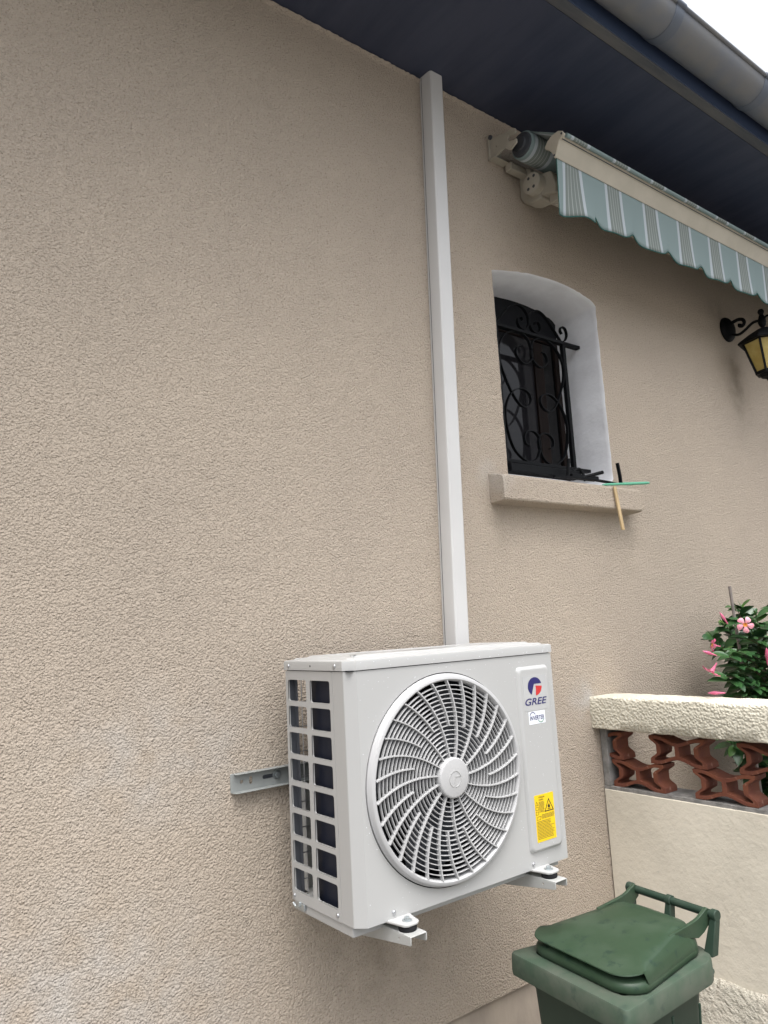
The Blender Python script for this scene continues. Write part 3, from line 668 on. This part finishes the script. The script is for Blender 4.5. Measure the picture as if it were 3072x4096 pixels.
# square torsion bar on the wall, shoulder joint and folded arm
tb = MB(); tb.box(1.36, 5.5, -.055, -.015, 2.925, 2.962); tb.build('torsion_bar', M_creamd, aw, bevel=.004)
sh_ = MB(); sh_.prism([(-.002,2.945),(-.002,2.828),(-.020,2.798),(-.060,2.778),(-.13,2.770),(-.13,2.80),(-.06,2.83),(-.09,2.90),(-.075,2.955),(-.03,2.970)], [], 'yz', 1.47, 1.56)
sh_.prism([(-.075,2.80),(-.205,2.765),(-.215,2.80),(-.19,2.88),(-.11,2.90)], [], 'yz', 1.475, 1.60)
sho2 = sh_.build('shoulder', M_creamd, aw, bevel=.006)
dk = MB(); dk.lathe([(0, 1.428), (.046, 1.428), (.052, 1.432), (.053, 1.445), (.053, 1.53)], (0, -.105, 2.846), 'x', 40)
dko = dk.build('pivot_disc', M_creamd, aw)
for a, b in ((.0165, .026), (-.0165, .026), (.0165, -.026), (-.0165, -.026)):
    q = MB(); q.lathe([(0, 1.4272), (.0075, 1.4272), (.008, 1.4282)], (0, -.105-a-.006*(b > 0), 2.846+b), 'x', 14); q.build('disc_hole', M_dgrey, dko)
ar = MB(); ar.box(1.52, 3.3, -.225, -.165, 2.742, 2.822); ar.box(1.50, 1.60, -.232, -.150, 2.735, 2.828); ar.tube([(1.53, -.17, 2.745), (1.53, -.17, 2.728)], .013, 12); ar.tube([(1.57, -.225, 2.748), (1.57, -.225, 2.732)], .010, 12)
ar.build('folding_arm', M_creamd, aw, bevel=.005)

# ------------------------------------------------------------------ wall lantern
la = thing('wall_lantern', 'black iron wall lantern with amber glass hanging from a scrolled arm', 'lantern')
lm = MB(); lm.lathe([(0, -.040), (.030, -.040), (.055, -.034), (.072, -.022), (.080, -.010), (.080, -.0005)], (3.36, 0, 2.548), 'y', 36); lm.build('wall_plate', M_iron, la)
la_y = -.225; lx = 3.36
la2 = MB(); la2.tube(smoothpts([(lx, -.030, 2.508), (lx, -.075, 2.492), (lx, -.12, 2.508), (lx, -.17, 2.535), (lx, -.222, 2.532)], 6), .0085, 10)
la2.tube(smoothpts([(lx, -.035, 2.580), (lx, -.075, 2.588), (lx, -.108, 2.580), (lx, -.118, 2.556), (lx, -.104, 2.538), (lx, -.088, 2.545), (lx, -.090, 2.557)], 6), [.011]*18+[.010]*10+[.012]*9, 10)
la2.tube(smoothpts([(lx, -.228, 2.532), (lx, -.26, 2.548), (lx, -.285, 2.53), (lx, -.275, 2.51)], 5), .007, 8)
la2.build('arm', M_iron, la)
lf = MB(); lf.lathe([(0, 2.603), (.012, 2.600), (.0185, 2.588), (.0185, 2.580), (.011, 2.566), (.016, 2.556), (.022, 2.535), (.024, 2.515), (.018, 2.495), (.010, 2.485), (.012, 2.470)], (lx, la_y, 0), 'z', 20); lf.build('finial', M_iron, la)
def hexr(r, z, a0=R(12), n=6): return [(lx+r*math.cos(a0+2*math.pi*k/n), la_y+r*math.sin(a0+2*math.pi*k/n), z) for k in range(n)]
lr = MB(); lr.loft([hexr(.156, 2.386), hexr(.158, 2.392), hexr(.150, 2.402), hexr(.085, 2.446), hexr(.03, 2.476), hexr(.012, 2.482)]); lr.build('roof', M_iron, la, ang=20)
lc = MB(); A, B = hexr(.126, 2.386), hexr(.072, 2.198)
for k in range(6): lc.tube([A[k], B[k]], .0075, 4)
lc.loft([hexr(.078, 2.186), hexr(.080, 2.198), hexr(.080, 2.204), hexr(.06, 2.186)], True, True); lc.lathe([(.058, 2.186), (.045, 2.168), (.02, 2.160), (.012, 2.14), (0, 2.136)], (lx, la_y, 0), 'z', 18)
lc.build('cage', M_iron, la, smooth=False)
lgl = MB(); lgl.loft([hexr(.120, 2.384), hexr(.068, 2.202)], True, False); lgl.build('lantern_glass', M_amber, la, smooth=False)

# ------------------------------------------------------------------ terrace wall with clay screen blocks
tw = thing('terrace_wall', 'cream rendered terrace wall with terracotta screen blocks under a rough coping', 'wall')
TY = -3.4
b_ = MB(); b_.prism([(1.681, GZ-.05), (1.681, .018), (1.6835, .0205), (1.84, .0205), (1.84, GZ-.05)], [], 'xz', -.007, TY); b_.build('base_wall', M_base, tw, smooth=False)
mt = MB(); mt.box(1.6855, 1.835, TY, -.003, .0208, .034); mt.build('mortar_bed', M_mortar, tw, smooth=False)
ms = MB(); ms.box(1.688, 1.83, -.036, -.0015, .034, .29); ms.build('mortar_strip', M_mortar, tw, bevel=.004)
pb = MB(); random.seed(4); rings = []
for k in range(60):
    y = -.003+(TY+.003)*k/59; h = -.640+random.uniform(-.006, .006); d = random.uniform(-.003, .003)
    rings.append([(1.682, y, h+.012), (1.668+d, y, h+.004), (1.657+d, y, h-.012), (1.655, y, GZ-.03), (1.682, y, GZ-.03)])
pb.loft(rings); pb.build('plinth', M_base2, tw)
# coping: rough sprayed beam
cp_ = MB(); random.seed(9); rings = []; ny = 130
cs = [(1.642,.292),(1.640,.33),(1.640,.37),(1.640,.416),(1.643,.425),(1.653,.428),(1.74,.428),(1.83,.427),(1.872,.42),(1.880,.40),(1.880,.30),(1.87,.287),(1.76,.286),(1.655,.286)]
for k in range(ny+1):
    y = .0-.0005+(TY-.02)*k/ny
    rings.append([(a+random.uniform(-.0022, .0022), y, b+random.uniform(-.002, .002)) for a, b in cs])
cp_.loft(rings); cp_.build('coping', M_cop, tw, ang=60)
def block():
    Wd, Ht, X0, X1 = .256, .117, 1.700, 1.790
    s_ = lambda u, t: (-u*Wd, t*Ht)
    def arc_top(u): return 1-.21*(.5-.5*math.cos(2*math.pi*min(1, max(0, (u-.13)/.74))))
    def sst(x): x = min(1, max(0, x)); return x*x*(3-2*x)
    def ind(t): return .125*sst((.90-t)/.24)*sst((t-.16)/.24)
    outer = []
    for k in range(25): u = k/24; outer.append((u, arc_top(u)))
    for k in range(1, 16): t = 1-k/16; outer.append((1-ind(t), t))
    for k in range(25): u = 1-k/24; outer.append((u, 1.0-arc_top(u)))
    for k in range(1, 16): t = k/16; outer.append((ind(t), t))
    def hole(sgn):
        pts = []
        f = lambda u: u if sgn < 0 else 1-u
        n = 9
        for k in range(n): u = .072+(.462-.072)*k/(n-1); pts.append((f(u), arc_top(u)-.125))
        for k in range(n): u = .462-(.462-.072)*k/(n-1); pts.append((f(u), 1-arc_top(u)+.125))
        for k in range(1, 10): t = .125+.75*k/10; pts.append((f(.072+ind(t)*1.05), t))
        return pts
    m = MB(); m.prism([s_(*p) for p in outer], [[s_(*p) for p in hole(-1)], [s_(*p) for p in hole(1)]], 'yz', X0, X1); return m
bl0 = block().build('clay_block', M_terra, tw, smooth=True, ang=50, bevel=.0012)
first = True; random.seed(2)
for row, (s0, z0) in enumerate(((.047, .0345), (-.149, .153))):
    for k in range(9):
        y = -(s0+.392*k)
        bb_ = bl0 if first else bl0.copy()
        if not first: C.objects.link(bb_); bb_.parent = tw
        first = False
        bb_.location = (random.uniform(-.002, .002), y+random.uniform(-.004, .004), z0+random.uniform(-.001, .002))

# ------------------------------------------------------------------ wheelie bin
U = Vector((math.cos(R(6)), -math.sin(R(6)), 0)); V = Vector((math.sin(R(6)), math.cos(R(6)), 0)); O = Vector((.601, -.622, 0))
bn = thing('wheelie_bin', 'green plastic wheelie bin with stained lid beside the cream terrace wall', 'bin')
def bp(u, v, z): p = O+U*u+V*v; return (p.x, p.y, z)
def rimout(off, z, fr=.018, br=.10):
    """bin outline: wide square front, rounded back"""
    f, b_u, wf_, wb_ = 0-off, .492+off, .236+off, .190+off; pts = []
    for k in range(6): a = R(180+90*k/5); pts.append((f+fr+fr*math.cos(a), -wf_+fr+fr*math.sin(a)))
    for k in range(9): a = R(270+90*k/8); pts.append((b_u-br+br*math.cos(a), -wb_+br+br*math.sin(a)))
    for k in range(9): a = R(0+90*k/8); pts.append((b_u-br+br*math.cos(a), wb_-br+br*math.sin(a)))
    for k in range(6): a = R(90+90*k/5); pts.append((f+fr+fr*math.cos(a), wf_-fr+fr*math.sin(a)))
    return [bp(u, v, z) for u, v in pts]
rb_ = MB(); zr = -.250
rb_.loft([rimout(-.002, zr-.062), rimout(0, zr-.064), rimout(.0015, zr-.05), rimout(0, zr-.006), rimout(-.003, zr-.001), rimout(-.008, zr), rimout(-.055, zr+.001), rimout(-.056, zr-.03)], True, False)
rb_.loft([rimout(-.004, zr-.062), rimout(-.004, zr-.004)], True, False)
rb_.build('rim', M_binr, bn, ang=40)
bo_ = MB()
def bodyring(off, z, ku=0): 
    return [tuple(Vector(p)+U*ku) for p in rimout(off, z, .03, .06)]
bo_.loft([bodyring(-.095, GZ+.02), bodyring(-.088, GZ+.06), bodyring(-.044, zr-.10), bodyring(-.030, zr-.07), bodyring(-.008, zr-.045)])
bo_.build('body', M_binb, bn, ang=40)
for sgn in (1, -1):
    q = MB(); 
    for i in range(3): q.tube([bp(.10+.12*i, sgn*.198, zr-.09), bp(.11+.115*i, sgn*.155, GZ+.10)], .004, 6)
    q.build('rib', M_binb, bn)
    wh = MB(); wp = bp(.42, sgn*.20, GZ+.10); q = []
    for r, h in ((.03, -.022), (.09, -.022), (.10, -.016), (.10, .016), (.09, .022), (.03, .022)):
        ring = []
        for k in range(28):
            a = 2*math.pi*k/28; d = U*(r*math.cos(a))+V*h+Vector((0, 0, r*math.sin(a))); ring.append(tuple(Vector(wp)+d))
        q.append(ring)
    wh.loft(q); wh.build('wheel', M_rub, bn)
# lid
def lidout(off, z, fo=0.0, fw=.205, bw=.150, f0=.052, b0=.470):
    f, b_u, wf_, wb_ = f0-off-fo, b0+off, fw+off+fo*.55, bw+off; pts = []; frr = .075+max(0, off); brr = .085+max(0, off)
    for k in range(13): a = R(180+90*k/12); pts.append((f+frr+frr*math.cos(a), -wf_+frr+frr*math.sin(a)))
    for k in range(13): a = R(270+90*k/12); pts.append((b_u-brr+brr*math.cos(a), -wb_+brr+brr*math.sin(a)))
    for k in range(13): a = R(0+90*k/12); pts.append((b_u-brr+brr*math.cos(a), wb_-brr+brr*math.sin(a)))
    for k in range(13): a = R(90+90*k/12); pts.append((f+frr+frr*math.cos(a), wf_-frr+frr*math.sin(a)))
    zz = z if callable(z) else (lambda u: z)
    return [bp(u, v, zz(u)) for u, v in pts]
l1 = MB()
l1.loft([lidout(.0, zr+.002), lidout(.004, zr+.006), lidout(.004, zr+.020), lidout(-.002, zr+.030), lidout(-.018, zr+.036), lidout(-.030, zr+.040), lidout(-.032, zr+.048)], True, True)
lid_o = l1.build('lid', M_binl, bn, ang=50)
# top plate with the gripping lip that stands out over the front and its two corners
lt = MB(); rings = []
def tz(u):
    t = min(1, max(0, u/.40)); return zr+.052+.034*t*t*(3-2*t)-.016*max(0, (u-.41)/.07)
def topring(off, dz, soff, sz):
    """front part: lip offset and height below the plate; sides and back: skirt offset and height above the rim"""
    a_ = lidout(soff, zr+.06); g_ = lidout(off, zr+.06, fo=.006); c_ = lidout(0, zr+.06); out = []
    for p, q_, c in zip(a_, g_, c_):
        u = (Vector(c)-O).dot(U); t = 1.0 if u < .118 else max(0.0, 1-(u-.118)/.006)
        p, q_ = Vector(p), Vector(q_); w_ = p.lerp(q_, t); u2_ = (w_-O).dot(U); zs = zr+sz if sz < .1 else tz(u2_)-.003
        out.append((w_.x, w_.y, zs*(1-t)+(tz(u2_)+dz)*t))
    return out
def inner(s, dz):
    base = lidout(0, zr+.06); c = O+U*.27; out = []
    for p in base:
        p = Vector(p); w_ = Vector((c.x, c.y, 0)).lerp(Vector((p.x, p.y, 0)), s); u2_ = (w_-O).dot(U); out.append((w_.x, w_.y, tz(u2_)+dz))
    return out
lt.loft([topring(-.050, -.022, .002, .012), topring(-.004, -.0062, .004, .022), topring(.0, -.004, .001, .036), topring(-.001, -.001, -.006, .056), topring(-.012, .0, -.016, .2),
         inner(.88, .002), inner(.7, .006), inner(.45, .009), inner(.2, .0105), inner(.04, .011)])
lt.build('lid_top', M_binl, bn, ang=50)
# handle: bar, three posts and two lid cheeks
hd = MB(); HU, HZ = .503, -.148
hd.tube([bp(HU, -.165, HZ), bp(HU, .175, HZ)], .0125, 16); hd.build('handle_bar', M_binb, bn)
for v in (-.160, .006, .168):
    q = MB(); q.tube([bp(HU, v-.010, HZ), bp(HU, v+.010, HZ)], .0170, 18)
    q.loft([[bp(HU+.013, v-.010, HZ-.005), bp(HU+.013, v+.010, HZ-.005), bp(HU-.012, v+.010, HZ-.005), bp(HU-.012, v-.010, HZ-.005)],
            [bp(HU-.010, v*.93-.016, zr-.01), bp(HU-.010, v*.93+.016, zr-.01), bp(HU-.040, v*.93+.016, zr-.01), bp(HU-.040, v*.93-.016, zr-.01)]])
    q.build('handle_post', M_binb, bn, bevel=.002)
for v in (-.136, .146):
    q = MB(); prof = smoothpts([(.31, zr+.083, 0), (.38, zr+.090, 0), (.44, zr+.098, 0), (.475, zr+.112, 0), (.495, zr+.121, 0)], 4)
    poly = [(p.x, p.y) for p in prof]+[(.515, HZ-.005), (.508, HZ-.022), (.47, zr+.055), (.44, zr+.045), (.32, zr+.072)]
    q.loft([[bp(a, v-.006, b) for a, b in poly], [bp(a, v+.006, b) for a, b in poly]]); q.build('lid_hinge', M_binl, bn, bevel=.0015)

# ------------------------------------------------------------------ potted mandevilla behind the terrace wall
pn = thing('flowering_plant', 'bushy potted plant with glossy green leaves and pink flowers behind the terrace wall', 'plant')
PX, PY, PZ = 2.64, -.40, -.30
pot = MB(); pot.lathe([(0, PZ-.25), (.13, PZ-.25), (.17, PZ+.03), (.185, PZ+.03), (.185, PZ+.06), (.165, PZ+.06), (.16, PZ+.03), (0, PZ+.02)], (PX, PY, 0), 'z', 36); pot.build('pot', M_pot, pn)
random.seed(31)
lv, lv2, sm_ = MB(), MB(), MB()
def leaf(mb, p, d, nrm, ln, wd, curl):
    d = d.normalized(); s = d.cross(nrm)
    if s.length < 1e-3: s = d.orthogonal()
    s.normalize(); n = s.cross(d).normalized(); vs = []; prof = [(0, .03), (.12, .45), (.30, .85), (.50, 1), (.70, .88), (.86, .52), (1, .04)]
    for t, w_ in prof:
        c = p+d*(ln*t)-n*(curl*ln*t*t)
        vs += [c-s*(wd*w_/2)+n*(.16*wd*w_), c, c+s*(wd*w_/2)+n*(.16*wd*w_)]
    fs = []
    for i in range(len(prof)-1):
        a = i*3; fs += [(a, a+1, a+4, a+3), (a+1, a+2, a+5, a+4)]
    mb.add(vs, fs)
def crown_r(z):       # crown radius by height
    t = (z-PZ)/1.17
    return .05+.47*max(0, math.sin(math.pi*min(1, max(0, .10+.80*t))))**.75
for k in range(64):
    a = random.uniform(0, 2*math.pi); tz_ = random.uniform(.12, .86) if k > 22 else random.uniform(.70, .95); zt_ = PZ+1.17*tz_
    rr = crown_r(zt_)*random.uniform(.62, 1.02)
    tip = Vector((PX+rr*math.cos(a), PY+rr*math.sin(a)*.72, zt_+random.uniform(-.04, .05)))
    root = Vector((PX+random.uniform(-.05, .05), PY+random.uniform(-.05, .05), PZ+.02))
    m1 = Vector((PX+.28*rr*math.cos(a), PY+.28*rr*math.sin(a)*.72, PZ+.55*(zt_-PZ))); m2 = m1.lerp(tip, .55)+Vector((0, 0, .05))
    path = smoothpts([root, m1, m2, tip], 7); sm_.tube(path, [.0045-.003*i/len(path) for i in range(len(path))], 5)
    for i in range(6, len(path)):
        if random.random() < .14: continue
        p = path[i]; t = (path[min(i+1, len(path)-1)]-path[i-1]).normalized(); side = t.cross(Vector((0, 0, 1))); 
        if side.length < .1: side = Vector((1, 0, 0))
        side.normalize(); rot = Matrix.Rotation(random.uniform(0, 2*math.pi) if i % 2 else random.uniform(-.5, .5), 3, t); side = rot @ side
        for sg in (1, -1):
            d = (side*sg*.9+t*.45+Vector((0, 0, random.uniform(-.25, .30)))).normalized()
            young = i >= len(path)-3 and random.random() < .4
            leaf(lv2 if young else lv, p, d, Vector((random.uniform(-.6, .3), random.uniform(-.9, .1), .9)), random.uniform(.064, .096)*(.75 if young else 1), random.uniform(.038, .054)*(.7 if young else 1), random.uniform(.05, .35))
    leaf(lv2, tip, (path[-1]-path[-3])+Vector((0, 0, .01)), Vector((.2, -.3, .6)), .05, .016, .1)
lvo = lv.build('foliage', M_leaf, pn, ang=70); lv2.build('young_foliage', M_leaf2, pn, ang=70); sm_.build('stems', M_stem, pn)
def flower(p, d, m, s=1.0, closed=False):
    p, d = Vector(p), Vector(d).normalized(); a = d.orthogonal().normalized(); b = d.cross(a)
    f = MB()
    if closed:
        f.tube([p-d*.05*s, p-d*.02*s, p+d*.0*s, p+d*.022*s, p+d*.040*s], [.003*s, .006*s, .010*s, .007*s, .001], 8); return f.build('flower_bud', m, pn, ang=60)
    f.tube([p-d*.055*s, p-d*.04*s, p-d*.012*s, p], [.003*s, .004*s, .010*s, .013*s], 10, False)
    for k in range(5):
        an = 2*math.pi*k/5+.3; e = a*math.cos(an)+b*math.sin(an); sd2 = d.cross(e); rows = []
        for t, wd_, h in ((.010, .010, 0), (.020, .022, .003), (.032, .034, .003), (.042, .034, -.001), (.048, .016, -.005)):
            rows.append([p+(e*t+sd2*((j-2)/2*wd_/2+.006*(t/.048))+d*(h-.0022*abs(j-2)))*s for j in range(5)])
        f.loft(rows, False, False)
    o_ = f.build('flower', m, pn, ang=80)
    q = MB(); q.lathe([(.0125*s, 0), (.008*s, -.006*s), (0, -.012*s)], (0, 0, 0), 'z', 14)
    mt_ = Matrix((a, b, d)).transposed(); q.v = [tuple(mt_ @ Vector(v)+p+d*.001) for v in q.v]; q.build('throat', M_orange, o_)
    return o_
camp = Vector((-1.1888, -2.2103, .7866))
def onray(px, py, yv):      # plant details measured on the photograph, placed at their own depth
    f = 2970.1; d = r2*((px-1536)/f)-u2*((py-2048)/f)+fw; t = (yv-camp.y)/d.y; return camp+d*t
P = onray(2981, 2499, -.56); flower(P, camp-P+Vector((.4, -.3, -.1)), M_pink, .72)
P = onray(2850, 2580, -.50); flower(P, Vector((-.75, .66, .25)), M_pinkd, .6)
P = onray(2845, 2690, -.52); flower(P, Vector((-.40, .50, -.95)), M_pinkd, .85)
P = onray(2862, 2772, -.50); flower(P, Vector((-.75, .62, .05)), M_pinkd, .8, True)
P = onray(2835, 2612, -.52); flower(P, Vector((-.9, .4, .35)), M_pinkd, .75, True)
P = onray(2893, 2470, -.50); flower(P, Vector((-.5, .2, .8)), M_pinkd, .7, True)
P = onray(3068, 2622, -.60); flower(P, Vector((-.3, -.2, .9)), M_pinkd, .9, True)
for (px, py) in ((2850, 2620), (2840, 2700), (2870, 2780), (2905, 2480), (2840, 2720), (2880, 2600), (2870, 2660), (2900, 2740), (2920, 2550)):
    q = onray(px+68, py+6, -.48); root = Vector((PX-.05, PY, q.z-.22))
    s2_ = MB(); path = smoothpts([root, root.lerp(q, .5)+Vector((0, 0, .06)), q], 6); s2_.tube(path, .0028, 5); s2_.build('stems', M_stem, pn)
    l2 = MB()
    for i in range(3, len(path)):
        t = (path[i]-path[i-1]).normalized()
        for sg in (1, -1):
            leaf(l2, path[i], (t.cross(Vector((0, 0, 1)))*sg*.8+t*.6+Vector((0, 0, random.uniform(-.3, .3)))), Vector((random.uniform(-.4, .2), -.5, .9)), random.uniform(.060, .085), random.uniform(.036, .048), random.uniform(.05, .3))
    l2.build('foliage', M_leaf, pn, ang=70)
cn = MB(); c1 = onray(2918, 2345, -.40); cn.tube([Vector((c1.x+.06, c1.y, PZ)), Vector((c1.x+.018, c1.y, .62)), c1], .0072, 10)
co_ = cn.build('plant_cane', M_cane, ang=50); tag(co_, 'bare grey cane standing up out of the pink flowering plant', 'cane')
tf = MB(); tf.box(1.845, 9, TY, -.001, GZ-.05, PZ-.252); o = tf.build('terrace', M_ground, smooth=False); o['kind'] = 'structure'
